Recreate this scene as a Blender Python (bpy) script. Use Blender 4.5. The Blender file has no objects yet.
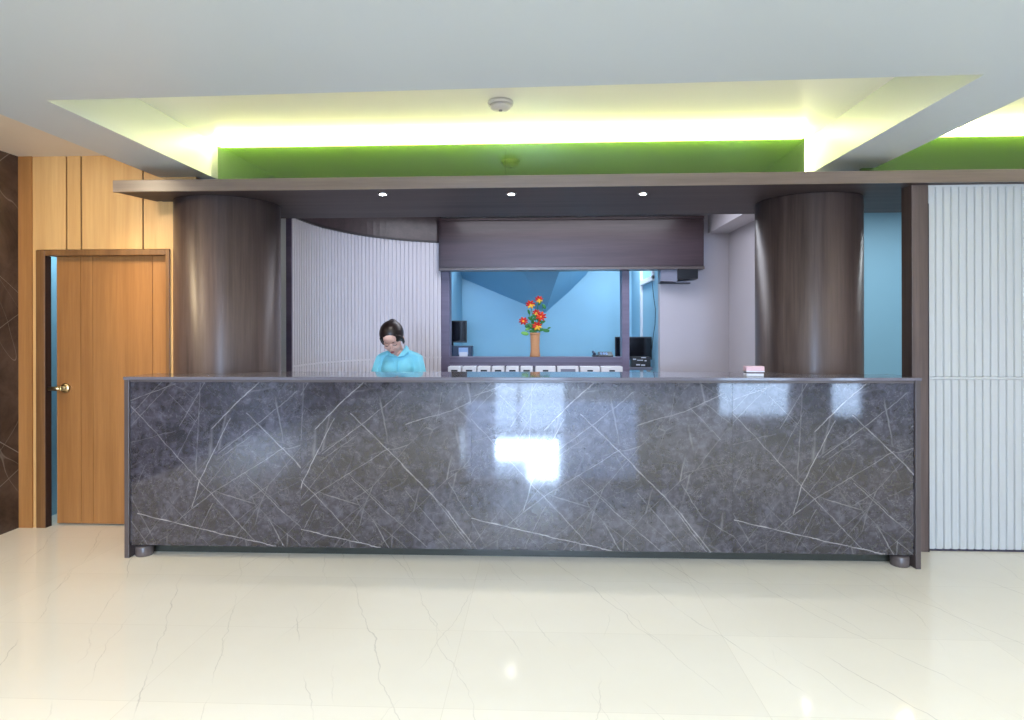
import bpy, bmesh, math, random
from mathutils import Vector, Matrix
random.seed(7)
C = bpy.context.scene
COL = C.collection
R = math.radians

# ------------------------------------------------------------------ camera
F, TH, HZ, EYE = 625.0, R(2.47), 328.0, 1.42
cam_d = bpy.data.cameras.new('camera'); cam = bpy.data.objects.new('camera', cam_d); COL.objects.link(cam)
cam_d.sensor_width = 36; cam_d.lens = F*36/1024; cam_d.shift_y = -(360-HZ)/1024
cam_d.clip_start = .05; cam_d.clip_end = 100
cam.location = (0, 0, EYE)
cam.rotation_euler = (Matrix.Rotation(TH, 4, 'Z') @ Matrix.Rotation(R(90), 4, 'X') @ Matrix.Rotation(R(-.12), 4, 'Z')).to_euler()
C.camera = cam

# ------------------------------------------------------------------ world, exposure, big lights
C.view_settings.view_transform = 'Standard'; C.view_settings.look = 'None'
C.view_settings.gamma = 1; C.view_settings.use_curve_mapping = False
C.view_settings.exposure = 0.47
w = bpy.data.worlds.new('daylight'); C.world = w; w.use_nodes = True
w.node_tree.nodes['Background'].inputs[0].default_value = (.50, .69, 1, 1)
w.node_tree.nodes['Background'].inputs[1].default_value = 13

def area(name, loc, rot, size, power, col, spread=180, portal=False):
    l = bpy.data.lights.new(name, 'AREA'); l.shape = 'RECTANGLE'; l.size, l.size_y = size
    l.energy = power; l.color = col; l.spread = R(spread)
    if portal: l.cycles.is_portal = True
    o = bpy.data.objects.new(name, l); COL.objects.link(o); o.location = loc
    o.rotation_euler = [R(a) for a in rot]
    return o
def spot(name, loc, target, power, col, angle=100, blend=.8, radius=.05):
    l = bpy.data.lights.new(name, 'SPOT'); l.energy = power; l.color = col; l.spot_size = R(angle)
    l.spot_blend = blend; l.shadow_soft_size = radius
    o = bpy.data.objects.new(name, l); COL.objects.link(o); o.location = loc
    o.rotation_euler = (Vector(target)-Vector(loc)).to_track_quat('-Z', 'Y').to_euler()
    return o
area('lobby_fill_light', (.3, -.6, 2.47), (0, 0, 0), (5.5, 2.6), 140, (.90, .96, 1))  # added unseen fill under the ceiling for the lobby's ambient light
area('lobby_fill_light', (.6, -4.5, 2.47), (0, 0, 0), (5, 2.5), 100, (.88, .95, 1))  # second added fill, farther back in the lobby
area('daylight_from_the_entrance', (.08, -7.9, 1.87), (90, 0, 0), (.78, 1.02), 190, (.52, .70, 1))
area('daylight_from_the_entrance', (-.70, -7.9, 1.60), (90, 0, 0), (.76, .48), 100, (.52, .70, 1))
area('added_blue_front_light', (.3, -7.95, 1.35), (90, 0, 0), (4.2, 1.9), 130, (.30, .50, 1))  # added wide blue light, put in to tint the marble's reflection
area('reception_ceiling_light', (.3, 6.0, 2.68), (0, 0, 0), (2.6, .9), 34, (.88, .90, 1))
area('back_room_light', (-.95, 8.1, 2.66), (0, 0, 0), (.4, 1.2), 27, (.84, .93, 1))
area('back_room_light', (1.12, 8.1, 2.66), (0, 0, 0), (.3, 1.2), 21, (.84, .93, 1))
area('corridor_light', (3.6, 5.6, 2.66), (0, 0, 0), (1.6, .8), 32, (.85, .95, 1))
spot('warm_wall_washer', (-3.1, 3.0, 2.62), (-3.1, 4.4, 1.2), 54, (1, .82, .56), 120, 1, .08)
spot('warm_wall_washer', (-3.2, 1.6, 2.62), (-3.2, 1.7, 0), 105, (1, .84, .62), 150, 1, .08)

spot('warm_column_light', (-3.35, 3.5, 2.45), (-2.5, 4.25, 1.5), 60, (1, .80, .50), 60, 1, .10)
spot('added_warm_fill', (3.6, 1.3, 2.45), (3.4, 3.4, 0), 60, (1, .78, .48), 120, 1, .1)  # added warm spot, yellows the right side of floor and marble
spot('warm_column_light', (.9, 1.2, 2.45), (1.9, 4.6, 1.6), 26, (1, .80, .50), 50, 1, .10)

# ------------------------------------------------------------------ pixel helpers (measure a point of a known plane)
def ray(x):
    u = (x-512)/F
    return math.cos(TH)*u - math.sin(TH), math.sin(TH)*u + math.cos(TH)
def PX(x, Y):                       # X of an image column on the plane Y
    a, b = ray(x); return Y*a/b
def PZ(x, y, Y):                    # Z of an image point on the plane Y
    a, b = ray(x); return EYE + (HZ-y)/F*(Y/b)
def PD(x, d):                       # plan position of an image column at camera depth d
    a, b = ray(x); return (d*a, d*b)

# ------------------------------------------------------------------ node helpers
class N:
    def __init__(s, name):
        s.m = bpy.data.materials.new(name); s.m.use_nodes = True
        s.t = s.m.node_tree; s.n = s.t.nodes; s.l = s.t.links
        s.b = s.n['Principled BSDF']
    def new(s, kind, **kw):
        n = s.n.new(kind)
        for k, v in kw.items(): setattr(n, k, v)
        return n
    def put(s, sock, v):
        if hasattr(v, 'is_output'): s.l.new(v, sock)
        else: sock.default_value = v
    def math(s, op, a, b=0.0, c=0.0, clamp=False):
        n = s.new('ShaderNodeMath', operation=op, use_clamp=clamp)
        s.put(n.inputs[0], a); s.put(n.inputs[1], b); s.put(n.inputs[2], c); return n.outputs[0]
    def vec(s, op, a, b=None, out=0):
        n = s.new('ShaderNodeVectorMath', operation=op); s.put(n.inputs[0], a)
        if b is not None: s.put(n.inputs[1], b)
        return n.outputs[out]
    def ramp(s, f, stops):
        n = s.new('ShaderNodeValToRGB'); s.l.new(f, n.inputs[0]); e = n.color_ramp.elements
        while len(e) < len(stops): e.new(.5)
        for i, (p, c) in enumerate(stops):
            e[i].position = p; e[i].color = (*c, 1) if len(c) == 3 else c
        return n.outputs[0]
    def mix(s, f, a, b, blend='MIX'):
        n = s.new('ShaderNodeMix', data_type='RGBA', blend_type=blend)
        s.put(n.inputs[0], f)
        for k, v in ((6, a), (7, b)):
            s.put(n.inputs[k], v if hasattr(v, 'is_output') else (*v[:3], 1))
        return n.outputs[2]
    def noise(s, vec, scale, detail=3, rough=.5, dist=0, out=0):
        n = s.new('ShaderNodeTexNoise'); s.l.new(vec, n.inputs['Vector'])
        n.inputs['Scale'].default_value = scale; n.inputs['Detail'].default_value = detail
        n.inputs['Roughness'].default_value = rough; n.inputs['Distortion'].default_value = dist
        return n.outputs[out]
    def coord(s): return s.new('ShaderNodeTexCoord').outputs['Object']
    def mapping(s, v, scale=(1,1,1), rot=(0,0,0), loc=(0,0,0)):
        n = s.new('ShaderNodeMapping'); s.l.new(v, n.inputs[0])
        n.inputs['Scale'].default_value = scale; n.inputs['Rotation'].default_value = rot; n.inputs['Location'].default_value = loc
        return n.outputs[0]
    def bump(s, h, strength=.1, dist=.01):
        n = s.new('ShaderNodeBump'); n.inputs['Strength'].default_value = strength; n.inputs['Distance'].default_value = dist
        s.l.new(h, n.inputs['Height']); s.l.new(n.outputs[0], s.b.inputs['Normal'])
    def set(s, **kw):
        for k, v in kw.items(): s.put(s.b.inputs[k.replace('_', ' ')], v)
        return s.m

def lin(c):                         # 0-255 sRGB to linear
    return tuple((v/255/12.92 if v/255 <= .04045 else ((v/255+.055)/1.055)**2.4) for v in c)

def paint(name, rgb, rough=.5, metallic=0, spec=.5, var=.04, scale=6, coat=0):
    n = N(name); c = lin(rgb); v = n.coord()
    k = n.noise(v, scale, 4)
    col = n.mix(k, tuple(x*(1-var) for x in c), tuple(min(1, x*(1+var)) for x in c))
    n.set(Base_Color=col, Roughness=rough, Metallic=metallic)
    n.b.inputs['Specular IOR Level'].default_value = spec; n.b.inputs['Coat Weight'].default_value = coat
    n.b.inputs['Coat Roughness'].default_value = .05
    return n.m

def wood(name, dark, light, rough=.35, axis='z', scale=14, streak=1.0, coat=0, spec=.5):
    n = N(name); v = n.coord()
    s = {'z': (1, 1, .045), 'x': (.045, 1, 1), 'y': (1, .045, 1)}[axis]
    m = n.mapping(v, s)
    a = n.noise(m, scale, 4, .6, .25); b = n.noise(m, scale*7, 3, .6)
    f = n.math('ADD', n.math('MULTIPLY', a, .7), n.math('MULTIPLY', b, .3))
    lo, hi = .5-.2/streak, .5+.2/streak
    col = n.ramp(f, [(lo, lin(dark)), (hi, lin(light))])
    n.set(Base_Color=col, Roughness=rough)
    n.b.inputs['Specular IOR Level'].default_value = spec
    n.b.inputs['Coat Weight'].default_value = coat; n.b.inputs['Coat Roughness'].default_value = .12
    n.bump(b, .06, .002)
    return n.m

def emit(name, col, strength):
    n = N(name); n.set(Base_Color=(*col, 1), Emission_Color=(*col, 1), Emission_Strength=strength)
    return n.m

# ------------------------------------------------------------------ marble with the printed vein pattern
YC = 3.785
def cu(x, y): return (PX(x, YC), PZ(x, y, YC))
VEINS = [  # (points of slab A in image px), half width in m, strength
    ([(138,512),(177,522),(227,534),(276,545)], .0030, 1.0),
    ([(128,401),(162,438),(197,477),(212,493),(256,541)], .0026, .55),
    ([(127,401),(176,383)], .0022, .5),
    ([(259,382),(238,401),(212,428)], .0032, .85),
    ([(231,417),(200,479),(192,507)], .0030, .75),
    ([(201,383),(196,476)], .0024, .4),
    ([(297,391),(262,420),(219,452)], .0026, .55),
    ([(285,447),(211,493),(176,521)], .0024, .5),
    ([(253,434),(217,459)], .0022, .4),
    ([(247,412),(285,450),(341,508),(372,549)], .0034, .6),
    ([(296,462),(330,497),(366,546)], .0024, .5),
    ([(248,477),(280,508),(322,545)], .0026, .5),
    ([(301,489),(344,541)], .0024, .4),
    ([(213,502),(194,541)], .0022, .45),
    ([(128,442),(176,430)], .0022, .3),
    ([(129,517),(148,543)], .0024, .4),
    ([(128,490),(156,541)], .0024, .35),
    ([(301,423),(345,410),(384,392)], .0028, .55),
    ([(337,392),(331,421)], .0022, .35),
    ([(350,405),(380,437)], .0024, .45),
    ([(343,481),(363,514),(392,531)], .0024, .45),
    ([(205,545),(262,500),(300,480)], .0018, .25),
    ([(345,470),(400,458)], .0020, .25),
    ([(240,455),(196,545)], .0014, .18),
    ([(300,440),(340,428)], .0016, .2),
]
_vr = random.Random(11)
for _ in range(6):
    _x, _y = _vr.uniform(130, 385), _vr.uniform(392, 535); _a = _vr.choice((_vr.uniform(.6, .95), _vr.uniform(.6, .95), _vr.uniform(-.9, -.5), _vr.uniform(-1.25, -1.0))); _l = _vr.uniform(12, 55)
    _p = (_x+math.cos(_a)*_l, min(546, max(382, _y+math.sin(_a)*_l))); VEINS.append(([(_x, _y), _p], _vr.uniform(.0014, .0022), _vr.uniform(.22, .5)))
def vein_group():
    g = bpy.data.node_groups.new('vein', 'ShaderNodeTree')
    I = g.interface
    for nm in ('P', 'A', 'BA'): I.new_socket(nm, in_out='INPUT', socket_type='NodeSocketVector')
    for nm in ('Len2', 'Width', 'Strength', 'Prev'): I.new_socket(nm, in_out='INPUT', socket_type='NodeSocketFloat')
    I.new_socket('Out', in_out='OUTPUT', socket_type='NodeSocketFloat')
    gi = g.nodes.new('NodeGroupInput'); go = g.nodes.new('NodeGroupOutput'); L = g.links.new
    def vm(op): n = g.nodes.new('ShaderNodeVectorMath'); n.operation = op; return n
    def ma(op, cl=False): n = g.nodes.new('ShaderNodeMath'); n.operation = op; n.use_clamp = cl; return n
    pa = vm('SUBTRACT'); L(gi.outputs[0], pa.inputs[0]); L(gi.outputs[1], pa.inputs[1])
    dt = vm('DOT_PRODUCT'); L(pa.outputs[0], dt.inputs[0]); L(gi.outputs[2], dt.inputs[1])
    h = ma('DIVIDE', True); L(dt.outputs[1], h.inputs[0]); L(gi.outputs[3], h.inputs[1])
    sc = vm('SCALE'); L(gi.outputs[2], sc.inputs[0]); L(h.outputs[0], sc.inputs[3])
    ds = vm('DISTANCE'); L(pa.outputs[0], ds.inputs[0]); L(sc.outputs[0], ds.inputs[1])
    dv = ma('DIVIDE'); L(ds.outputs[1], dv.inputs[0]); L(gi.outputs[4], dv.inputs[1])
    sb = ma('SUBTRACT', True); sb.inputs[0].default_value = 1; L(dv.outputs[0], sb.inputs[1])
    ml = ma('MULTIPLY'); L(sb.outputs[0], ml.inputs[0]); L(gi.outputs[5], ml.inputs[1])
    mx = ma('MAXIMUM'); L(ml.outputs[0], mx.inputs[0]); L(gi.outputs[6], mx.inputs[1])
    L(mx.outputs[0], go.inputs[0])
    return g
def make_marble():
    n = N('grey_marble'); v = n.coord()
    # the objects carry their pattern offset in their own location, so object coordinates ARE the pattern's
    wob = n.noise(n.mapping(v, (1, 0, 1)), 9, 3, .6, out=1)
    wob = n.vec('MULTIPLY', n.vec('SUBTRACT', wob, (.5, .5, .5)), (.020, 0, .020))
    wob2 = n.noise(n.mapping(v, (1, 0, 1)), 60, 3, .7, out=1)
    wob = n.vec('ADD', wob, n.vec('MULTIPLY', n.vec('SUBTRACT', wob2, (.5, .5, .5)), (.007, 0, .007)))
    p = n.vec('MULTIPLY', n.vec('ADD', v, wob), (1, 0, 1))
    g = vein_group(); prev = 0.0
    for pts, wd, st in VEINS:
        q = [cu(*a) for a in pts]
        for (x0, z0), (x1, z1) in zip(q, q[1:]):
            k = n.new('ShaderNodeGroup'); k.node_tree = g
            n.put(k.inputs[0], p); k.inputs[1].default_value = (x0, 0, z0)
            bx, bz = x1-x0, z1-z0
            k.inputs[2].default_value = (bx, 0, bz); k.inputs[3].default_value = bx*bx+bz*bz
            k.inputs[4].default_value = wd*1.45; k.inputs[5].default_value = st*.52
            n.put(k.inputs[6], prev); prev = k.outputs[0]
    big = n.noise(v, 3.2, 5, .6, .4); fine = n.noise(v, 22, 4, .65, .5)
    f = n.math('ADD', n.math('MULTIPLY', big, .55), n.math('MULTIPLY', fine, .45))
    base = n.ramp(f, [(.36, lin((29, 26, 29))), (.50, lin((53, 50, 57))), (.64, lin((84, 81, 91)))])
    # hairline crazing
    cz = n.math('ABSOLUTE', n.math('SUBTRACT', n.noise(v, 6, 5, .7, .8), .5))
    cz = n.math('MULTIPLY', n.math('SUBTRACT', 1, n.math('DIVIDE', cz, .008), clamp=True), .11, clamp=True)
    brk = n.math('ADD', n.math('MULTIPLY', n.noise(v, 14, 3), 2.0), -.25, clamp=True)
    for rot, sc, st in ((.9, 5.5, .22), (-.75, 7.0, .17)):
        q = n.mapping(n.mapping(p, (1, 1, 1), (0, rot, 0)), (1, 1, .22))
        vo = n.new('ShaderNodeTexVoronoi', feature='DISTANCE_TO_EDGE'); n.l.new(q, vo.inputs['Vector']); vo.inputs['Scale'].default_value = sc
        e = n.math('MULTIPLY', n.math('SUBTRACT', 1, n.math('DIVIDE', vo.outputs['Distance'], .012), clamp=True), st)
        gt = n.math('SUBTRACT', n.math('MULTIPLY', n.noise(q, 3.1, 2), 6), 2.9, clamp=True)
        cz = n.math('MAXIMUM', cz, n.math('MULTIPLY', e, gt))
    veins = n.math('MAXIMUM', n.math('MULTIPLY', prev, brk), cz, clamp=True)
    col = n.mix(veins, base, lin((216, 210, 208)))
    n.set(Base_Color=col, Roughness=.045)
    n.b.inputs['IOR'].default_value = 1.7
    n.b.inputs['Coat Weight'].default_value = .4; n.b.inputs['Coat Roughness'].default_value = .27; n.b.inputs['Coat IOR'].default_value = 1.5
    return n.m
M = {}
M['marble'] = make_marble()
def make_brown_marble():
    n = N('brown_marble'); v = n.coord()
    f = n.noise(v, 3, 6, .65, .6)
    base = n.ramp(f, [(.3, lin((44, 33, 28))), (.7, lin((92, 74, 64)))])
    veins = None
    for sc, rot, wd, st in ((1.3, .6, .003, .5), (1.9, -.7, .003, .4), (3.4, 1.0, .004, .25)):
        m = n.mapping(v, (.4, 1, 1), (rot, 0, 0), (sc, sc*2, 0))
        m2 = n.mapping(m, (1, .22, 1))
        a = n.math('ABSOLUTE', n.math('SUBTRACT', n.noise(m2, sc*1.5, 1, .3, 0), .5))
        a = n.math('MULTIPLY', n.math('SUBTRACT', 1, n.math('DIVIDE', a, wd), clamp=True), st)
        veins = a if veins is None else n.math('MAXIMUM', veins, a)
    n.set(Base_Color=n.mix(veins, base, lin((196, 184, 172))), Roughness=.22)
    return n.m
M['brown_marble'] = make_brown_marble()

def make_floor():
    n = N('cream_floor_tile'); v = n.coord()
    br = n.new('ShaderNodeTexBrick'); n.l.new(n.mapping(v, (1, 1, 1), (0, 0, 0), (.36, .08, 0)), br.inputs['Vector'])
    br.offset = 0; br.offset_frequency = 2; br.squash = 1
    br.inputs['Scale'].default_value = 1; br.inputs['Brick Width'].default_value = 1.2; br.inputs['Row Height'].default_value = .6
    br.inputs['Mortar Size'].default_value = .0016; br.inputs['Mortar Smooth'].default_value = .3
    br.inputs['Color1'].default_value = (1, 1, 1, 1); br.inputs['Color2'].default_value = (.955, .955, .955, 1)
    br.inputs['Mortar'].default_value = (.88, .87, .85, 1)
    veins = None
    for (rot, sp, wd, st, off) in ((-.42, .30, .0034, .38, 0), (-.36, .47, .0028, .28, 5.3), (.20, .73, .0028, .24, 2.1)):
        q = n.mapping(v, (1, 1, 1), (0, 0, rot), (off, off*.7, 0))
        wob = n.math('SUBTRACT', n.noise(q, 2.2, 5, .55), .5)
        sx = n.new('ShaderNodeSeparateXYZ'); n.l.new(q, sx.inputs[0])
        u = n.math('DIVIDE', n.math('ADD', sx.outputs[0], n.math('MULTIPLY', wob, .16)), sp)
        a = n.math('MULTIPLY', n.math('ABSOLUTE', n.math('SUBTRACT', n.math('FRACT', u), .5)), sp)
        a = n.math('SUBTRACT', 1, n.math('DIVIDE', a, wd), clamp=True)
        cx = n.new('ShaderNodeCombineXYZ'); n.put(cx.inputs[0], n.math('MULTIPLY', n.math('FLOOR', u), 7.7)); n.put(cx.inputs[1], sx.outputs[1])
        gate = n.math('SUBTRACT', n.math('MULTIPLY', n.noise(cx.outputs[0], 1.5, 3, .6), 7), 3.25, clamp=True)
        a = n.math('MULTIPLY', n.math('MULTIPLY', a, gate), st)
        veins = a if veins is None else n.math('MAXIMUM', veins, a)
    cloud = n.noise(v, 1.6, 4, .6)
    base = n.mix(cloud, lin((236, 228, 210)), lin((244, 239, 226)))
    base = n.mix(1.0, base, br.outputs['Color'], 'MULTIPLY')
    n.set(Base_Color=n.mix(veins, base, lin((140, 130, 118))), Roughness=.07)
    n.b.inputs['IOR'].default_value = 1.5
    return n.m
M['floor'] = make_floor()
M['ceiling'] = paint('white_ceiling_paint', (192, 200, 206), .42, var=.015, scale=2)
M['recess'] = paint('satin_white_ceiling_paint', (236, 236, 226), .28, var=.012, scale=2, spec=.6)
M['cream_ceiling'] = paint('cream_ceiling_paint', (226, 214, 198), .5, var=.015)
M['white_wall'] = paint('white_wall_paint', (188, 184, 191), .55, var=.03, scale=3)
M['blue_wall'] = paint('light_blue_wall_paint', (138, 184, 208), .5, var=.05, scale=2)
M['blue_shade'] = paint('blue_wedge_shade_paint', (116, 166, 198), .6, var=.03, scale=2)  # darker copy of the wall blue, shade put into the wedge's colour
M['flute'] = paint('white_fluted_panel', (186, 188, 186), .32, var=.012)
M['flute_lilac'] = paint('off_white_fluted_panel', (208, 203, 208), .32, var=.012)
M['oak'] = wood('honey_oak_veneer', (186, 138, 80), (220, 178, 118), .38, 'z', 10, .8)
M['oak_door'] = wood('oak_door_veneer', (132, 84, 40), (182, 128, 72), .36, 'z', 10, .8)
M['oak_dark'] = wood('stained_oak_frame', (92, 58, 26), (140, 98, 54), .4, 'z', 12)
M['groove'] = paint('dark_groove', (74, 46, 24), .8)
M['jamb'] = paint('dark_door_jamb', (44, 24, 20), .6)
M['walnut'] = wood('dark_walnut_laminate', (64, 51, 47), (108, 91, 84), .44, 'z', 9, 1.1, coat=0)
_m = wood('dark_walnut_column_laminate', (64, 51, 47), (108, 91, 84), .42, 'z', 9, 1.1); M['walnut_col'] = _m
_b = _m.node_tree.nodes['Principled BSDF']; _b.inputs['Anisotropic'].default_value = .85
_t = _m.node_tree.nodes.new('ShaderNodeTangent'); _b.inputs['Anisotropic Rotation'].default_value = .25; _t.direction_type = 'RADIAL'; _t.axis = 'Z'
_m.node_tree.links.new(_t.outputs[0], _b.inputs['Tangent'])
M['walnut_h'] = wood('dark_walnut_laminate_horizontal', (48, 35, 39), (78, 59, 64), .34, 'x', 9, 1.1, coat=.15)
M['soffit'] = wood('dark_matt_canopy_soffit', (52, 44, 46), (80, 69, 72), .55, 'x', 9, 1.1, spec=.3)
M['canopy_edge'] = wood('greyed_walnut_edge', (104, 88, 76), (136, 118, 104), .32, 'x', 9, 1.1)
M['frame_grey'] = wood('grey_brown_laminate', (82, 74, 72), (104, 95, 94), .25, 'x', 6, 1.2)
M['frame_grey_v'] = wood('grey_brown_laminate_upright', (74, 65, 63), (96, 87, 86), .28, 'z', 6, 1.2)
M['top'] = paint('polished_grey_counter_top', (108, 104, 112), .06, var=.06, scale=12, spec=.8)
M['kick'] = paint('dark_kick_plate', (58, 60, 52), .35)
M['purple_frame'] = wood('purple_brown_laminate', (86, 76, 98), (112, 100, 122), .35, 'x', 7, 1.1)
M['black'] = paint('black_plastic', (14, 15, 20), .35)
M['screen'] = paint('switched_off_screen', (6, 10, 18), .12)
M['grey_plastic'] = paint('grey_plastic', (120, 122, 138), .4)
M['navy'] = paint('dark_blue_plastic', (24, 48, 78), .4)
M['white_plastic'] = paint('white_plastic', (222, 222, 226), .35)
M['paper'] = paint('white_paper', (226, 230, 240), .7)
M['pale_blue'] = paint('pale_blue_label', (150, 180, 220), .6)
M['brass'] = paint('brushed_brass', (206, 184, 140), .28, metallic=1)
M['steel'] = paint('brushed_steel', (170, 170, 172), .3, metallic=1)
M['wicker'] = None
M['pink'] = paint('pink_card', (228, 190, 196), .5)
M['dark_gap'] = paint('dark_seam', (90, 70, 84), .6)
M['detector'] = paint('pale_grey_plastic', (196, 194, 198), .4)
M['skirting'] = paint('navy_grey_skirting', (52, 50, 66), .35)
M['trimdark'] = paint('near_black_trim', (34, 28, 32), .4)
M['led'] = emit('led_strip_diffuser', (1.0, .96, .42), 36)
M['led_side'] = emit('led_side_diffuser', (1.0, .97, .5), 5)
M['lamp'] = emit('lit_lamp_lens', (1, .97, .90), 60)
def make_green():
    n = N('green_backpainted_glass'); v = n.coord()
    k = n.noise(v, 2, 2)
    c = n.mix(k, (.034, .085, .004), (.042, .10, .005))
    n.set(Base_Color=c, Roughness=.10)
    n.b.inputs['IOR'].default_value = 1.5
    g = n.new('ShaderNodeBsdfGlossy'); g.inputs['Color'].default_value = (.20, .29, .17, 1); g.inputs['Roughness'].default_value = .05
    mx = n.new('ShaderNodeMixShader'); mx.inputs[0].default_value = .5
    n.l.new(n.b.outputs[0], mx.inputs[1]); n.l.new(g.outputs[0], mx.inputs[2])
    n.l.new(mx.outputs[0], n.n['Material Output'].inputs[0])
    return n.m
M['green'] = make_green()
def make_wicker():
    n = N('woven_tan_wicker'); v = n.coord()
    wv = n.new('ShaderNodeTexWave', wave_type='BANDS', bands_direction='Z'); n.l.new(v, wv.inputs[0])
    wv.inputs['Scale'].default_value = 26; wv.inputs['Distortion'].default_value = 1.5
    n.set(Base_Color=n.mix(wv.outputs['Fac'], lin((176, 116, 72)), lin((222, 168, 120))), Roughness=.6)
    n.bump(wv.outputs['Fac'], .4, .004); return n.m
M['wicker'] = make_wicker()
def make_petal():
    n = N('red_petal_with_yellow_edge'); v = n.coord()
    k = n.noise(v, 22, 2)
    n.set(Base_Color=n.ramp(k, [(.42, lin((196, 20, 22))), (.6, lin((226, 70, 20)))]), Roughness=.5); return n.m
M['petal'] = make_petal()
M['petal_yellow'] = paint('yellow_orange_petal', (244, 186, 52), .5, var=.15, scale=30)
M['leaf'] = paint('green_leaf', (44, 122, 52), .5, var=.3, scale=20)
M['leaf_light'] = paint('light_green_leaf', (104, 168, 74), .5, var=.2, scale=20)
M['skin'] = paint('skin', (226, 182, 166), .5, var=.03, scale=30)
M['lip'] = paint('lips', (172, 88, 88), .45)
M['hair'] = wood('dark_brown_hair', (16, 10, 10), (46, 30, 28), .38, 'z', 60, .8)
M['shirt'] = paint('turquoise_polo_cotton', (128, 212, 234), .75, var=.06, scale=40)
M['shirt_dark'] = paint('turquoise_polo_band', (52, 116, 138), .75)
M['trousers'] = paint('dark_trouser_cloth', (36, 36, 48), .8)
M['tarmac'] = paint('pale_paving', (170, 170, 168), .8)

# ------------------------------------------------------------------ mesh helpers
class MB:
    def __init__(s): s.b = bmesh.new()
    def box(s, x0, x1, y0, y1, z0, z1):
        x0, x1 = sorted((x0, x1)); y0, y1 = sorted((y0, y1)); z0, z1 = sorted((z0, z1))
        v = [s.b.verts.new((x, y, z)) for z in (z0, z1) for y in (y0, y1) for x in (x0, x1)]
        for f in ((0,2,3,1), (4,5,7,6), (0,1,5,4), (2,6,7,3), (0,4,6,2), (1,3,7,5)): s.b.faces.new([v[i] for i in f])
        return s
    def prism(s, poly, z0, z1, axis='z', smooth=False):
        # poly: list of 2-D points; extruded along axis
        def P(a, b, c): return {'z': (a, b, c), 'y': (a, c, b), 'x': (c, a, b)}[axis]
        lo = [s.b.verts.new(P(a, b, z0)) for a, b in poly]; hi = [s.b.verts.new(P(a, b, z1)) for a, b in poly]
        n = len(poly)
        s.b.faces.new(lo[::-1]); s.b.faces.new(hi)
        for i in range(n):
            f = s.b.faces.new((lo[i], lo[(i+1) % n], hi[(i+1) % n], hi[i])); f.smooth = smooth
        return s
    def lathe(s, prof, cx, cy, seg=32, smooth=True, axis='z', cz=0):
        rings = []
        for r, h in prof:
            ring = []
            for i in range(seg):
                a = 2*math.pi*i/seg; p, q = r*math.cos(a), r*math.sin(a)
                co = {'z': (cx+p, cy+q, cz+h), 'y': (cx+p, cy+h, cz+q), 'x': (cx+h, cy+p, cz+q)}[axis]
                ring.append(s.b.verts.new(co))
            rings.append(ring)
        for a, b in zip(rings, rings[1:]):
            for i in range(seg):
                f = s.b.faces.new((a[i], a[(i+1) % seg], b[(i+1) % seg], b[i])); f.smooth = smooth
        s.b.faces.new(rings[0][::-1]); s.b.faces.new(rings[-1])
        return s
    def tube(s, pts, rad, seg=8):
        pts = [Vector(p) for p in pts]; rads = rad if isinstance(rad, (list, tuple)) else [rad]*len(pts)
        rings = []; up = Vector((.13, .21, .97))
        for i, p in enumerate(pts):
            d = (pts[min(i+1, len(pts)-1)] - pts[max(i-1, 0)]).normalized()
            a = d.cross(up)
            if a.length < .05: a = d.cross(Vector((1, 0, 0)))
            a.normalize(); c = d.cross(a)
            rings.append([s.b.verts.new(p + rads[i]*(math.cos(2*math.pi*k/seg)*a + math.sin(2*math.pi*k/seg)*c)) for k in range(seg)])
        for a, b in zip(rings, rings[1:]):
            for k in range(seg):
                f = s.b.faces.new((a[k], a[(k+1) % seg], b[(k+1) % seg], b[k])); f.smooth = True
        s.b.faces.new(rings[0][::-1]); s.b.faces.new(rings[-1])
        return s
    def ball(s, c, r, sub=2, rot=None):
        m = Matrix.Translation(c) @ (rot.to_4x4() if rot is not None else Matrix()) @ Matrix.Diagonal((*((r,)*3 if isinstance(r, (int, float)) else r), 1))
        g = bmesh.ops.create_icosphere(s.b, subdivisions=sub, radius=1, matrix=m)
        for v in g['verts']:
            for f in v.link_faces: f.smooth = True
        return s
    def limb(s, pts, rads, step=.35):
        for (p, r), (q, t) in zip(zip(pts, rads), zip(pts[1:], rads[1:])):
            p, q = Vector(p), Vector(q); L = (q-p).length; n = max(2, int(L/(min(r, t)*step))+1)
            for i in range(n+1):
                k = i/n; s.ball(p.lerp(q, k), r*(1-k)+t*k, 1)
        return s
    def hull(s, pts):
        v = [s.b.verts.new(p) for p in pts]; bmesh.ops.convex_hull(s.b, input=v); return s
    def build(s, name, mat, parent=None, bevel=0, seg=2, off=(0, 0, 0), mods=()):
        bmesh.ops.recalc_face_normals(s.b, faces=s.b.faces)
        o3 = Vector(off)
        if parent is not None:
            q = parent
            while q is not None: o3 = o3 + q.location; q = q.parent
            if parent.type == 'MESH' and parent.parent is None and False: pass
        for v in s.b.verts: v.co -= o3
        me = bpy.data.meshes.new(name); s.b.to_mesh(me); s.b.free()
        me.materials.append(mat if not isinstance(mat, str) else M[mat])
        o = bpy.data.objects.new(name, me); COL.objects.link(o)
        if parent is not None: o.parent = parent
        if off != (0, 0, 0): o.location = off
        for kind, kw in mods:
            m = o.modifiers.new(kind.lower(), kind)
            for k, vv in kw.items(): setattr(m, k, vv)
        if bevel:
            b = o.modifiers.new('bevel', 'BEVEL'); b.width = bevel; b.segments = seg; b.limit_method = 'ANGLE'; b.angle_limit = R(40)
        return o
def tag(o, label=None, cat=None, group=None, kind=None):
    for k, v in (('label', label), ('category', cat), ('group', group), ('kind', kind)):
        if v: o[k] = v
    return o
def thing(name, loc, label, cat, group=None):
    o = bpy.data.objects.new(name, None); o.empty_display_size = .1; COL.objects.link(o); o.location = loc
    return tag(o, label, cat, group)
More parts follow.
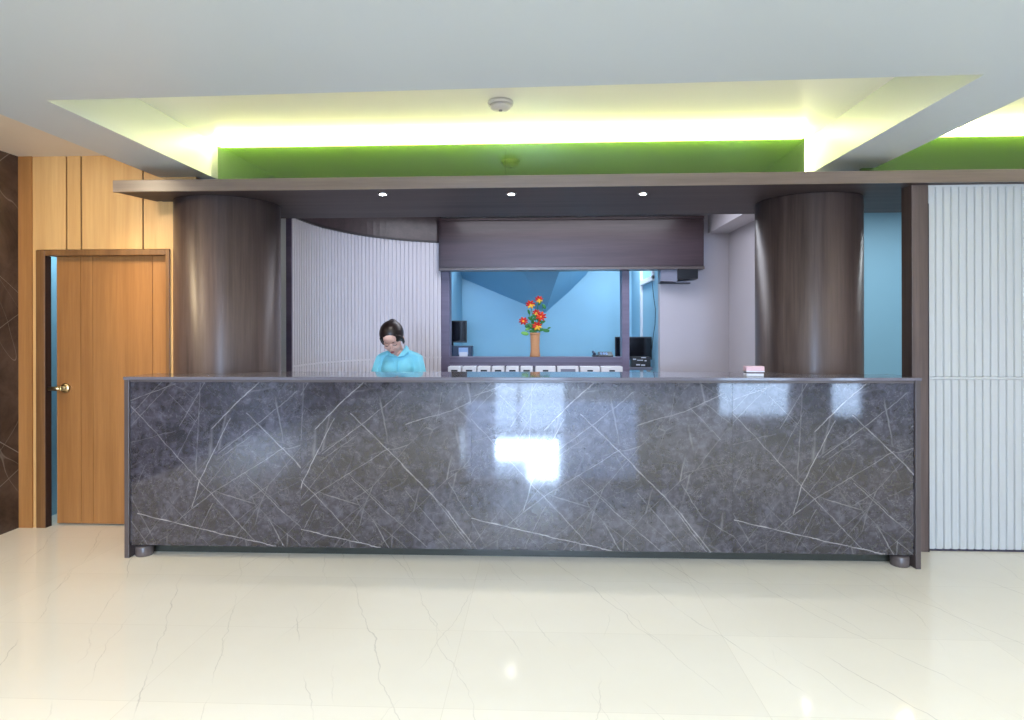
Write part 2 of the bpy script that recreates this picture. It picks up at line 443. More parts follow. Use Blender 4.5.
def struct(name, mb, mat, **kw):
    o = mb.build(name, mat, **kw); o['kind'] = 'structure'; return o
def bx(*a): return MB().box(*a)

# ================================================================== THE ROOM SHELL
XL, XR, YR, YB = -3.715, 8.2, -8.0, 9.25
struct('floor', bx(XL-.2, XR+.2, YR-.2, YB+.2, -.1, 0), 'floor')
struct('wall_left', bx(XL-.2, XL, YR-.2, YB+.2, 0, 3.1), 'brown_marble')
struct('wall_right', bx(XR, XR+.2, YR-.2, YB+.2, 0, 3.1), 'white_wall')
struct('wall_back', bx(XL, XR, YB, YB+.2, 0, 3.1), 'blue_wall')
struct('trim_13', bx(XL-.2, XR+.2, YR-.2, YB+.2, 3.1, 3.2), 'white_wall')
# rear wall behind the photographer with the glazed entrance
def L2X(x): return (x-539)/F*15.6
DX0, DX1 = L2X(495), L2X(564)
WX = [(L2X(716), L2X(785)), (L2X(825), L2X(855))]
rear = MB()
rear.box(XL, DX0-.9, YR-.2, YR, 0, 3.1); rear.box(DX0-.75, DX0, YR-.2, YR, 0, 3.1); rear.box(DX0-.9, DX0-.75, YR-.2, YR, 0, 1.1); rear.box(DX0-.9, DX0-.75, YR-.2, YR, 2.0, 3.1)
rear.box(DX0, DX1, YR-.2, YR, 2.35, 3.1); rear.box(DX1, WX[0][0], YR-.2, YR, 0, 3.1)
rear.box(WX[0][0], XR, YR-.2, YR, .75, 3.1); rear.box(min(WX[1][1], XR-.05), XR, YR-.2, YR, 0, .75)
rear.box(WX[0][1], WX[1][0], YR-.2, YR, 0, .75)
struct('wall_rear', rear, 'white_wall')
struct('trim_14', bx(DX0, DX1, YR-.12, YR-.06, 1.12, 1.26).box(DX0+.55, DX0+.62, YR-.12, YR-.06, 0, 1.12), 'frame_grey')
struct('trim_15', bx(XL-3, XR+3, YR-7, YR-.2, -.12, -.02), 'tarmac')

# ceilings: low soffit, two beams, raised recesses with the light cove, warm strip on the left
ZB, ZC, YRN, YPN = 2.495, 2.752, 2.80, 4.32
XA0, XA1, XB1 = -2.312, 1.897, 2.266
XBL = -2.69
cl = MB().prism([(XBL, YR), (XR, YR), (XR, 2.745), (XA1, 2.745), (XA0, 2.845), (XBL, 2.845)], ZB, 3.1)
struct('ceiling', cl, 'ceiling')
struct('trim_1', bx(XBL, XA0, 2.845, 4.46, ZB, 3.1), 'ceiling')
struct('trim_2', bx(XA1, XB1, 2.745, 4.46, ZB, 3.1), 'ceiling')
struct('trim_3', MB().prism([(XA0, 2.845), (XA1, 2.745), (XA1, 4.46), (XA0, 4.46)], ZC, 3.1), 'recess')
struct('trim_4', bx(XB1, XR, 2.745, 4.46, ZC, 3.1), 'recess')
struct('trim_5', bx(XL, XBL, YR, 4.46, 2.653, 3.1), 'cream_ceiling')
struct('wall_front', bx(XBL, XR, 4.46, 4.60, 2.402, 3.1), 'recess')
struct('trim_6', bx(XL, XR, 4.60, YB, 2.70, 3.1), 'white_wall')

# wood clad wall with the door opening (left)
YW, YD = 4.32, 4.385
xf0, xf1 = PX(37, YW), PX(170.5, YW)          # outer edges of the door frame
zf = PZ(100, 249, YW)
grooves = [PX(66.8, YW), PX(81.5, YW), PX(143.3, YW)]
XWE = PX(196, YW)
b = MB()
b.box(XL, xf0, YW, YW+.06, 0, 2.653)
xs = [xf0]+grooves+[XWE]
for a, c in zip(xs, xs[1:]):
    g = .006
    b.box(a+(g if a != xf0 else 0), c-(g if c != XWE else 0), YW, YW+.06, zf+.004, 2.653)
b.box(xf1, XWE, YW, YW+.06, 0, zf+.004)
b.box(xf0, XWE, YW+.02, YW+.07, zf+.004, 2.653)
struct('wall_oak', b, 'oak')
struct('trim_7', bx(XL+.0, PX(33, YW), YW-.012, YW, 0, 2.653), 'oak_door')
gz = MB()
for gx in grooves: gz.box(gx-.006, gx+.006, YW+.012, YW+.02, zf+.004, 2.653)
struct('trim_8', gz, 'groove')
# door frame, open gap, leaf
fr = MB(); fw = PX(46, YW)-xf0
fr.box(xf0, xf0+fw, YW-.012, YW+.045, 0, zf); fr.box(xf1-.03, xf1, YW-.012, YW+.12, 0, zf); fr.box(xf0+fw, xf1-.03, YW-.012, YW+.12, zf-.04, zf)
door = struct('door_1', fr, 'oak_dark', bevel=.003)
xg0, xg1 = PX(50.3, YD), PX(56.5, YD)
bx(xf0+.01, xg0-.0, YW+.0455, YW+.065, 0, zf-.04).build('rebate', 'jamb', door)
bx(xf0+fw+.0005, xf0+fw+.003, YW-.008, YW+.045, 0, zf-.041).build('stop', 'jamb', door)
zl = PZ(100, 254, YD)
xl1 = PX(168, YD)
dg = [PX(81, YD), PX(93, YD), PX(152.7, YD)]
lf = MB(); xs = [xg1]+dg+[xl1]
for a, c in zip(xs, xs[1:]): lf.box(a+.0025, c-.0025, YD, YD+.02, .012, zl)
lf.box(xg1, xl1, YD+.004, YD+.04, .012, zl)
leaf = lf.build('door_leaf', 'oak_door', door)
hx, hz = PX(66, YD), PZ(66, 387, YD)
h = MB().lathe([(.034, 0), (.034, -.012), (.026, -.016), (.018, -.018), (.018, -.05)], hx, YD, 20, axis='y', cz=hz)
h.tube([(hx, YD-.045, hz), (hx-.03, YD-.052, hz), (hx-.09, YD-.050, hz-.002)], [.017, .017, .013], 10)
h.ball((hx-.09, YD-.050, hz-.002), .010)
tag(h.build('lever_handle', 'brass', leaf), 'brass lever handle')
kz = PZ(51, 393, YD)
MB().box(xg0-.006, xg0-.001, YD-.012, YD+.012, kz-.05, kz+.06).build('strike_plate', 'brass', door)
# small room behind the ajar door
struct('wall_store', bx(XL, -2.62, 4.85, 4.95, 0, 2.7).box(XL, XL+.012, 4.45, 4.85, 0, 2.65), 'blue_wall')
area('store_room_light', (-3.3, 4.66, 2.6), (0, 0, 0), (.5, .2), 13, (.7, .9, 1))

# ================================================================== COLUMNS, CANOPY, GREEN PANELS
def column(cx, cy, r, label):
    t = thing('round_column', (cx, cy, 0), label, 'column', None)
    MB().lathe([(r, 0), (r, 2.317)], cx, cy, 96).build('shaft', 'walnut_col', t)
    MB().lathe([(r+.006, 0), (r+.006, .08)], cx, cy, 96).build('plinth', 'trimdark', t)
LC, RC = (-2.257, 4.46, .357), (1.93, 4.58, .354)
column(*LC, 'dark walnut clad round column at the left end of the counter, next to the oak door')
column(*RC, 'dark walnut clad round column near the right end of the counter, beside the blue gap')

CF, CB, Z0, Z1 = 3.99, 5.03, 2.320, 2.396
can = thing('canopy', (0, 4.0, Z0), 'long dark wood canopy shelf over the marble reception counter', 'canopy')
xc0 = PX(113, CF)
poly = [(xc0+.01, CF+.016), (XR, CF+.016), (XR, CB), (-2.62, CB), (-2.66, 4.30), (-2.70, YW-.01)]
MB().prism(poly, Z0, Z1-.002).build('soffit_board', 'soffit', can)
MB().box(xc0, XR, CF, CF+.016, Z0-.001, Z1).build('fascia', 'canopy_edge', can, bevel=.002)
for px in (383, 511.5, 643):
    dx, dy = PD(px, .908*F/(328-192))
    t = thing('downlight', (dx, dy, Z0), {383: 'small lit downlight in the canopy above the woman, left of three',
        511.5: 'small lit downlight in the canopy above the vase, middle of three', 643: 'small lit downlight in the canopy, right of three'}[px],
        'downlight', 'downlights in the canopy underside')
    MB().lathe([(.020, .0), (.020, -.006), (.033, -.008), (.036, -.001), (.036, .0)], dx, dy, 24, cz=Z0-.001).build('ring', 'steel', t)
    MB().lathe([(.019, -.0065), (.019, -.009)], dx, dy, 20, cz=Z0-.001).build('lens', 'lamp', t)
    spot('canopy_downlight', (dx, dy, Z0-.02), (dx, dy, 0), 14, (1, .95, .88), 110, .9, .02)
# two lobby ceiling downlights behind the photographer, mirrored in the floor
for (dx, dy, lb) in ((-.33, .455, 'round lit ceiling downlight mirrored in the floor at the centre'), (2.756, .97, 'round lit ceiling downlight mirrored in the floor at the right')):
    t = thing('ceiling_downlight', (dx, dy, ZB), lb, 'downlight', 'lobby ceiling downlights')
    MB().lathe([(.05, 0), (.05, -.006), (.065, -.006), (.07, 0)], dx, dy, 24, cz=ZB).build('ring', 'white_plastic', t)
    tagm = MB().lathe([(.048, -.004), (.048, -.008)], dx, dy, 24, cz=ZB).build('lens', emit('bright_lamp_lens', (1, .98, .95), 350), t)

ZP = 2.706
def green_panel(x0, x1, label):
    t = thing('glass_panel', ((x0+x1)/2, YPN, Z1), label, 'panel', 'green glass panels above the canopy')
    n = max(2, round((x1-x0)/2.2)); 
    for i in range(n):
        a, c = x0+(x1-x0)*i/n, x0+(x1-x0)*(i+1)/n
        MB().box(a+.0006, c-.0006, YPN, YPN+.03, Z1+.001, ZP).build('pane', 'green', t)
    MB().box(x0+.02, x1-.02, YPN+.031, YPN+.05, Z1+.001, ZP-.04).build('mounting_board', 'trimdark', t)
gx0, gx1 = PX(218, YPN), PX(805, YPN)
green_panel(gx0, gx1, 'long glossy green glass panel glowing at its top edge above the counter canopy')
green_panel(PX(862, YPN), XR-.3, 'glossy green glass panel above the white fluted wall at the right')
def led(x0, x1, label, side):
    t = thing('light_strip', ((x0+x1)/2, 4.29, ZC), label, 'light strip', 'cove light strips')
    MB().box(x0, x1, 4.272, 4.316, ZC-.008, ZC-.001).build('channel', 'steel', t)
    MB().box(x0, x1, 4.274, 4.314, ZC-.044, ZC-.009).build('diffuser', 'led', t, bevel=.008)
    if side: MB().box(x1+.03, x1+.045, 4.40, 4.44, Z1+.01, ZC-.006).build('diffuser', 'led_side', t)
led(gx0, gx1, 'glowing cove light strip along the top of the long green panel', True)
led(PX(862, YPN), XR-.3, 'glowing cove light strip above the right hand green panel', False)
# smoke detector
sx, sy = PD(501, (ZC-EYE-.025)*F/(328-105.5))
t = thing('smoke_detector', (sx, sy, ZC), 'round pale grey smoke detector on the glowing recessed ceiling', 'smoke detector')
MB().lathe([(.06, 0), (.074, -.002), (.076, -.012), (.072, -.024)], sx, sy, 36, cz=ZC).build('base', 'detector', t)
MB().lathe([(.064, -.024), (.060, -.040), (.046, -.050), (.03, -.052)], sx, sy, 36, cz=ZC).build('cover', 'detector', t)
MB().lathe([(.012, -.052), (.010, -.058)], sx, sy, 16, cz=ZC).build('sensor', 'grey_plastic', t)

# ================================================================== FLUTED WALLS
def flute_profile(L, pitch=.048, depth=.011):
    pr = []
    n = max(1, int(L/pitch)); pitch = L/n
    for i in range(n):
        s0 = i*pitch
        pr += [(s0, 0), (s0+pitch*.14, 0), (s0+pitch*.20, depth*.75), (s0+pitch*.28, depth), (s0+pitch*.86, depth), (s0+pitch*.93, depth*.75), (s0+pitch*.999, 0)]
    return pr
def fluted(mb, path, z0, z1, thick=.05):
    # path: function s -> (x, y, nx, ny); total length path.L
    pr = flute_profile(path.L)
    front = []
    for s_, d in pr:
        x, y, nx, ny = path(s_); front.append((x+nx*d, y+ny*d))
    back = []
    for k in range(len(pr)-1, -1, -6):
        x, y, nx, ny = path(pr[k][0]); back.append((x-nx*thick, y-ny*thick))
    x, y, nx, ny = path(0); back.append((x-nx*thick, y-ny*thick))
    lo = [mb.b.verts.new((a, b_, z0)) for a, b_ in front]; hi = [mb.b.verts.new((a, b_, z1)) for a, b_ in front]
    lb = [mb.b.verts.new((*path_back(path, s_, thick), z0)) for s_, d in pr]; hb = [mb.b.verts.new((*path_back(path, s_, thick), z1)) for s_, d in pr]
    for i in range(len(pr)-1):
        mb.b.faces.new((lo[i], lo[i+1], hi[i+1], hi[i])); mb.b.faces.new((lb[i+1], lb[i], hb[i], hb[i+1]))
        mb.b.faces.new((hi[i], hi[i+1], hb[i+1], hb[i])); mb.b.faces.new((lo[i+1], lo[i], lb[i], lb[i+1]))
    mb.b.faces.new((lo[0], hi[0], hb[0], lb[0])); mb.b.faces.new((hi[-1], lo[-1], lb[-1], hb[-1]))
def path_back(path, s_, t):
    x, y, nx, ny = path(s_); return (x-nx*t, y-ny*t)
def slab(mb, path, d0, d1, z0, z1, step=.08):
    n = max(2, int(path.L/step)); q = [path(path.L*i/n) for i in range(n+1)]
    f = [(x+nx*d1, y+ny*d1) for x, y, nx, ny in q]; b_ = [(x+nx*d0, y+ny*d0) for x, y, nx, ny in q]
    for i in range(n):
        vs = [mb.b.verts.new((*p, z)) for z in (z0, z1) for p in (f[i], f[i+1], b_[i+1], b_[i])]
        for fc in ((0,1,5,4), (1,2,6,5), (2,3,7,6), (3,0,4,7), (4,5,6,7), (3,2,1,0)):
            fa = mb.b.faces.new([vs[k] for k in fc])
    bmesh.ops.remove_doubles(mb.b, verts=mb.b.verts, dist=1e-5)

YF = 4.085
XF0 = PX(926, YF)
def straight(s_): return (XF0+s_, YF, 0, -1)
straight.L = XR-XF0
zt, zj, zb = PZ(960, 188, YF), PZ(960, 379, YF), PZ(960, 549.5, YF)
mb = MB(); fluted(mb, straight, zj+.010, zt); fluted(mb, straight, zb, zj-.010)
slab(mb, straight, -.05, .0125, zj-.008, zj+.008, 3)
slab(mb, straight, -.05, .014, zt, Z0, 3)
struct('wall_fluted', mb, 'flute')
struct('baseboard_right', bx(XF0, XR, YF-.006, YF+.05, 0, zb-.001), 'skirting')
# brown casing at its end
xp0, xp1 = PX(912, 4.055), XF0-.002
struct('trim_9', bx(xp0, xp1, 4.055, 4.17, 0, Z0-.001), 'walnut', bevel=.003)
struct('trim_10', bx(xp1-.002, xp1+.0015, 4.052, 4.08, 0, 2.2), 'trimdark')

# curved fluted wall behind the woman
raw = [PD(x, d) for x, d in ((291, 5.36), (303, 5.68), (316, 5.93), (340, 6.25), (361.6, 6.50), (380, 6.68), (398, 6.82), (420, 6.96), (441, 7.03))]
def bez(P, n=16):
    out = []
    for i in range(len(P)-1):
        p0, p1, p2, p3 = [Vector(P[min(max(k, 0), len(P)-1)]) for k in (i-1, i, i+1, i+2)]
        for k in range(n):
            t = k/n
            out.append(.5*((2*p1)+(-p0+p2)*t+(2*p0-5*p1+4*p2-p3)*t*t+(-p0+3*p1-3*p2+p3)*t**3))
    out.append(Vector(P[-1])); return out
for _ in range(3):                                   # soften measuring noise
    raw = [raw[0]]+[tuple((Vector(raw[i-1])+2*Vector(raw[i])+Vector(raw[i+1]))/4) for i in range(1, len(raw)-1)]+[raw[-1]]
CP = bez(raw)
cum = [0]
for a, c in zip(CP, CP[1:]): cum.append(cum[-1]+(c-a).length)
def curved(s_):
    s_ = min(max(s_, 0), cum[-1]-1e-6)
    import bisect
    i = min(bisect.bisect_right(cum, s_)-1, len(CP)-2); t = (s_-cum[i])/(cum[i+1]-cum[i])
    p = CP[i].lerp(CP[i+1], t)
    j0, j1 = max(i-6, 0), min(i+7, len(CP)-1); d = (CP[j1]-CP[j0]).normalized()
    return (p.x, p.y, d.y, -d.x)
curved.L = cum[-1]
zct, zcj = 2.375, 1.093
mb = MB(); fluted(mb, curved, zcj+.008, zct, .06); fluted(mb, curved, .10, zcj-.008, .06)
slab(mb, curved, -.06, .009, zcj-.008, zcj+.008)
struct('wall_curved', mb, 'flute_lilac')
mb = MB(); slab(mb, curved, -.06, .030, zct+.001, zct+.022); struct('trim_11', mb, 'trimdark')
mb = MB(); slab(mb, curved, -.06, .020, zct+.023, 2.699); struct('wall_bulkhead', mb, 'walnut_h')
mb = MB(); slab(mb, curved, -.06, .02, 0, .099); struct('baseboard_curved', mb, 'skirting')
# its left end: brown casing and white return
a0 = PD(291.5, 5.30); a1 = PD(286, 5.30); a2 = PD(280, 5.30)
struct('trim_12', bx(a1[0], a0[0], a0[1], a0[1]+.02, 0, 2.699), 'purple_frame')
struct('wall_return', bx(a2[0]-.5, a1[0]-.001, a0[1]+.002, a0[1]+.06, 0, 2.699), 'white_plastic')

# ================================================================== BACK PARTITION: header, window frame, door gap, side walls
YP = 7.1
xh0, xh1 = PX(438.5, 6.9), PX(704.5, 6.9)
zh0, zh1 = PZ(560, 270, 6.9), PZ(560, 217.5, 6.9)
hd = thing('overhead_cabinet', ((xh0+xh1)/2, 6.9, zh0), 'long dark wood overhead cabinet box above the service window', 'cabinet')
bx(xh0, xh1, 6.92, YP+.0, zh0, zh1).build('body', 'walnut_h', hd, bevel=.003)
bx(xh0+.03, xh1-.012, 6.900, 6.919, zh0+.035, zh1-.03).build('front_panel', 'walnut_h', hd, bevel=.002)
bx(xh0+.004, xh1, 6.890, 6.919, zh0, zh0+.03).build('bottom_rail', 'frame_grey', hd, bevel=.002)
bx(xh0+.004, xh1, 6.895, 6.919, zh1-.026, zh1).build('top_rail', 'walnut_h', hd, bevel=.002)
XS = PX(729, 7.1)                                        # right side wall of the reception
xd0, xd1 = PX(629, YP), PX(660, YP)
xw0, xw1 = PX(450, YP), PX(621.5, YP)
zs0, zs1 = PZ(540, 367, YP), PZ(540, 357, YP)
struct('wall_partition', bx(xd1, XS, YP, YP+.12, 0, 2.70).box(xw0-.2, xd1, YP, YP+.12, zh0+.1, 2.70).box(xw0-.1, xd0, YP+.02, YP+.1, 0, zs0), 'white_wall')
struct('wall_side', bx(XS, XS+.1, 5.05, YP+.12, 0, 2.70), 'white_wall')
bmx = PX(708, 7.1)
struct('trim_16', bx(bmx, XS-.001, 5.04, YP-.001, PZ(718, 234, 7.1), 2.70), 'white_wall')
wf = MB()
x441 = PX(441, YP)
wf.box(x441, xw0, YP-.04, YP+.14, 0, zh0+.05)
wf.box(xw1, xd0, YP-.04, YP+.14, 0, zh0+.05)
wf.box(xw0, xw1, YP-.04, YP+.14, zs0, zs1-.012)
win = struct('window_1', wf, 'purple_frame', bevel=.003)
bx(xw0, xw1, YP-.05, YP+.15, zs1-.012, zs1).build('sill', 'purple_frame', win, bevel=.002)
bx(xw0, xw1, YP-.042, YP-.038, zs0+.045, zs0+.050).build('groove', 'trimdark', win)
# back room
struct('wall_inner_left', bx(x441-.12, x441-.02, YP+.14, YB, 0, 2.70), 'blue_wall')
xsw = PX(660, YP)+.0
struct('wall_inner_right', bx(xsw, xsw+.1, YP+.13, YB, 0, 2.70), 'blue_wall')
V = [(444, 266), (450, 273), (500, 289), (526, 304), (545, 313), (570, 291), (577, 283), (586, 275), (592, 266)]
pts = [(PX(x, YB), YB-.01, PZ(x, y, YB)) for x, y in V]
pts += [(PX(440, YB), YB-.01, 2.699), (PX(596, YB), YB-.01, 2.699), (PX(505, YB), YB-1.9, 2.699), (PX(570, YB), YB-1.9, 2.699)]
struct('trim_shade_wedge', MB().hull(pts), 'blue_shade')  # added wedge, shaped to give the dark V of shade on the wall
# white framed opening on the inner side wall
yv, yn = 8.25, 7.42
fz0, fz1 = PZ(645, 284, yv), 2.45
wfm = MB().box(xsw-.03, xsw-.001, yv, yv+.07, 0, fz1).box(xsw-.03, xsw-.001, yn, yn+.05, fz0, fz1).box(xsw-.03, xsw-.001, yn, yv, fz0-.02, fz0+.04)
struct('window_2', wfm, 'white_plastic', bevel=.003)
# blue corridor wall seen in the gap beside the right column
struct('wall_corridor', bx(XS+.1, XR, 6.9, 7.0, 0, 2.70), 'blue_wall')

# ================================================================== RECEPTION COUNTER
x0, x1 = PX(122.8, YC-.026)+.004, PX(921.8, YC-.026)-.004
ZT = 1.123
ct = thing('reception_counter', ((x0+x1)/2, YC, 0), 'long reception counter faced in polished grey marble with thin white veins', 'counter')
ep = .030
for a, nm in ((x0, 1), (x1-ep, 2)):
    MB().box(a, a+ep, YC-.022, 4.10, 0, ZT-.002).build('end_panel', 'frame_grey_v', ct, bevel=.002)
# top slab follows the two columns
cxl, cxr = LC[0]+LC[2]+.02, RC[0]-RC[2]-.02
MB().prism([(x0-.004, YC-.026), (x1+.004, YC-.026), (x1+.004, 4.06), (cxr+.10, 4.06), (cxr+.0, 4.24), (cxl-.0, 4.24), (cxl-.10, 4.06), (x0-.004, 4.06)], ZT-.018, ZT).build('counter_top', 'top', ct, bevel=.002)
MB().box(x0+ep, x1-ep, YC-.012, YC, ZT-.033, ZT-.019).build('top_rail', 'frame_grey', ct, bevel=.0015)
zp0 = .078
shift = lambda xa, xb, y=383: PX(xa, YC)-PX(xb, YC)
seams = [(x0+ep, PX(301, YC), 0.0), (PX(301, YC), PX(471, YC), shift(363, 259)), (PX(471, YC), PX(732, YC), shift(593, 259)), (PX(732, YC), x1-ep, shift(865, 259))]
for a, c, sh in seams:
    # the slab's own origin carries the pattern shift
    mb = MB().box(a+.0003, c-.0003, YC-.008, YC+.012, zp0, ZT-.034)
    bmesh.ops.translate(mb.b, verts=mb.b.verts, vec=(-sh, 0, 0))
    o = mb.build('marble_slab', 'marble', None)
    o.parent = ct; o.location = (sh-ct.location.x, -ct.location.y, 0)
    bv = o.modifiers.new('bevel', 'BEVEL'); bv.width = .0004; bv.segments = 1
MB().box(x0+ep, x1-ep, YC+.10, YC+.115, 0, zp0+.02).build('kick_plate', 'kick', ct)
MB().box(x0+ep, x1-ep, YC+.013, YC+.099, zp0, zp0+.02).build('bottom_board', 'trimdark', ct)
MB().box(x0+ep, x1-ep, YC+.013, YC+.03, zp0+.021, ZT-.03).build('back_panel', 'frame_grey', ct)
for fx in (x0+ep+.056, x1-ep-.056):
    MB().lathe([(.050, 0), (.053, .005), (.053, .056), (.047, .064), (.030, .064), (.024, .076)], fx, YC+.045, 28).build('foot', 'frame_grey', ct)
MB().box(cxl+.0, cxr-.0, 4.20, 4.66, .82, .85).build('work_shelf', 'frame_grey', ct, bevel=.002)
for fx in (cxl+.02, -.2, cxr-.04):
    MB().box(fx, fx+.02, 4.22, 4.62, 0, .819).build('shelf_support', 'frame_grey_v', ct)

# card box on the counter
qx, qy = PD(753.5, (EYE-ZT)*F/(376.3-328))
t = thing('card_box', (qx, qy, ZT), 'small pink and white card box standing on the counter beside the right column', 'box')
bx(qx-.052, qx+.052, qy-.03, qy+.03, ZT, ZT+.016).build('base', 'white_plastic', t, bevel=.002)
bx(qx-.050, qx+.050, qy-.027, qy+.03, ZT+.016, ZT+.024).build('slot', 'dark_gap', t)
bx(qx-.054, qx+.056, qy-.03, qy+.03, ZT+.024, ZT+.060).build('cards', 'pink', t, bevel=.003)
bx(qx-.054, qx+.056, qy-.031, qy+.03, ZT+.0245, ZT+.032).build('band', 'white_plastic', t)

# ================================================================== BACK DESK WITH THE ROW OF WHITE LABELLED BOXES
dk = thing('back_desk', (-.2, 6.85, 0), 'low pale back desk below the service window carrying a row of white boxes', 'desk')
DX_0, DX_1, DZ = PX(447, 6.75), PX(655, 6.75), .885
bx(DX_0, DX_1, 6.60, 7.04, DZ-.03, DZ).build('desk_top', 'white_plastic', dk, bevel=.002)
bx(DX_0+.03, DX_1-.03, 6.66, 7.02, .06, DZ-.031).build('cabinet', 'frame_grey', dk)
bx(DX_0+.05, DX_1-.05, 6.70, 7.0, 0, .06).build('base', 'kick', dk)
cards = [(447.5, 461), (462, 476), (477, 490.5), (491.5, 504.5), (505.5, 519), (520, 533), (535, 556), (557, 579), (580, 600), (601, 623)]
words = ['the first from the left', 'the second from the left', 'the third from the left', 'the fourth from the left', 'the fifth from the left',
         'the sixth, just left of the vase', 'blank bright long one under the vase', 'long one with a grey keypad strip', 'long one left of the last', 'the last by the post']
YQ = 6.80
for i, ((a, c), wd) in enumerate(zip(cards, words)):
    xa, xb = PX(a, YQ), PX(c, YQ)
    t = thing('file_box', ((xa+xb)/2, YQ+.08, DZ), 'white labelled box in the row behind the counter, '+wd, 'box', 'white boxes on the back desk')
    ztop = PZ(540, 366.8, YQ)
    bx(xa+.004, xb-.004, YQ, YQ+.17, DZ, ztop).build('body', 'white_plastic', t, bevel=.003)
    mid = (xa+xb)/2; lw = .035 if i < 6 else .03
    zc_ = (DZ+ztop)/2+.012
    if i == 7: bx(mid-.08, mid+.08, YQ-.002, YQ, zc_-.02, zc_+.02).build('keypad', 'grey_plastic', t)
    else: bx(mid-lw, mid+lw, YQ-.002, YQ, zc_-.008, zc_+.010).build('label_holder', 'black', t)

# ================================================================== VASE AND FLOWERS ON THE SILL
vx, vy = PX(535, YP+.05), YP+.05
t = thing('vase', (vx, vy, zs1), 'tan woven vase of flowers on the service window sill', 'vase')
MB().lathe([(.058, 0), (.060, .012), (.052, .06), (.050, .13), (.053, .20), (.056, .262), (.050, .272), (.044, .262), (.040, .20)], vx, vy, 32, cz=zs1).build('body', 'wicker', t)
MB().lathe([(.0585, .25), (.061, .262), (.0585, .274), (.050, .276)], vx, vy, 32, cz=zs1).build('rim', 'wicker', t)
zr = zs1+.27
flowers = [(539, 299.5, 1.0, .00, 'topmost small bloom of the bouquet', 1), (530.5, 304.5, 1.15, -.02, 'red bloom with yellow heart at the upper left', 1),
    (523.5, 321, 1.1, -.03, 'red bloom reaching out at the far left', 0), (541, 316.5, 1.3, -.04, 'large deep red bloom right of middle', 0),
    (537, 326, 1.2, -.06, 'orange bloom just above the vase rim', 1), (536.5, 313, 1.0, .02, 'orange bloom in the middle of the bouquet', 1)]
def flower(px, py, sc, dy, label, yellow):
    y = vy+dy; x, z = PX(px, y), PZ(px, py, y)
    t = thing('flower', (vx, vy, zr-.05), 'red and yellow flower in the vase, '+label, 'flower', 'flowers in the woven vase')
    MB().tube([(vx, vy, zr-.06), (vx+(x-vx)*.25, vy+dy*.3, zr+(z-zr)*.4), (x-(x-vx)*.1, y, z-.02), (x, y, z)], .0035, 6).build('stem', 'leaf', t)
    hd_ = MB(); hy = MB()
    for k in range(8):
        a = 2*math.pi*k/8+sc; L = .042*sc
        rot = Matrix.Rotation(a, 3, 'Y') @ Matrix.Rotation(R(35), 3, 'Z')
        d = Vector((math.cos(a), -.25, math.sin(a)*.75)) * L*.6
        q = d.normalized().to_track_quat('X', 'Y').to_matrix()
        (hy if (k in (4, 5, 6) and yellow) else hd_).ball(Vector((x, y, z))+d, (L*.66, L*.22, L*.46), 2, q)
    bl = hd_.build('bloom', 'petal', t)
    hy.ball((x, y-.012, z-.004), (.016*sc, .012, .014*sc)); hy.build('heart', 'petal_yellow', bl)
    for sgn in (-1, 1):
        lm = MB(); q0 = Vector((vx+(x-vx)*.5, vy+dy*.5, zr+(z-zr)*.5))
        lm.ball(q0+Vector((sgn*.022, 0, .0)), (.038, .006, .018), 2, Matrix.Rotation(-sgn*R(35), 3, 'Y')); lm.build('leaf', 'leaf', t)
for f_ in flowers: flower(*f_)
# leafy sprigs
def sprig(label, pts_, mat, leaves):
    t = thing('leaf_sprig', (vx, vy, zr-.05), label, 'leaves', 'leafy sprigs in the woven vase')
    P = [(PX(a, vy), vy-.02, PZ(a, b_, vy)) for a, b_ in pts_]
    MB().tube([(vx, vy, zr-.05)]+P, .003, 6).build('stem', 'leaf', t)
    for (a, b_, L, ang) in leaves:
        c = Vector((PX(a, vy), vy-.03+random.uniform(-.02, .02), PZ(a, b_, vy)))
        MB().ball(c, (L*1.05, .007, L*.52), 2, Matrix.Rotation(R(ang), 3, 'Y') @ Matrix.Rotation(R(random.uniform(-30, 30)), 3, 'X')).build('leaf', mat, t)
sprig('light green drooping leaves at the lower left of the bouquet', [(529, 331), (524, 333)], 'leaf_light', [(525, 333.5, .045, 12), (528, 329, .035, -20)])
sprig('dark green leaves at the lower right of the bouquet', [(541, 330), (547, 331)], 'leaf', [(546, 330.5, .042, 10), (541, 330, .035, -15), (549, 328, .02, -20)])
sprig('dark green leaves in the middle left of the bouquet', [(532, 326), (529, 313)], 'leaf', [(531, 326, .045, 40), (529, 312, .03, 70), (533, 331, .04, 0), (531, 318, .03, -60)])
sprig('dark green leaves under the topmost bloom', [(540, 322), (543, 307)], 'leaf', [(544, 306.5, .034, 60), (540, 303, .03, -60), (539, 320, .035, 30), (543, 322, .03, -20)])

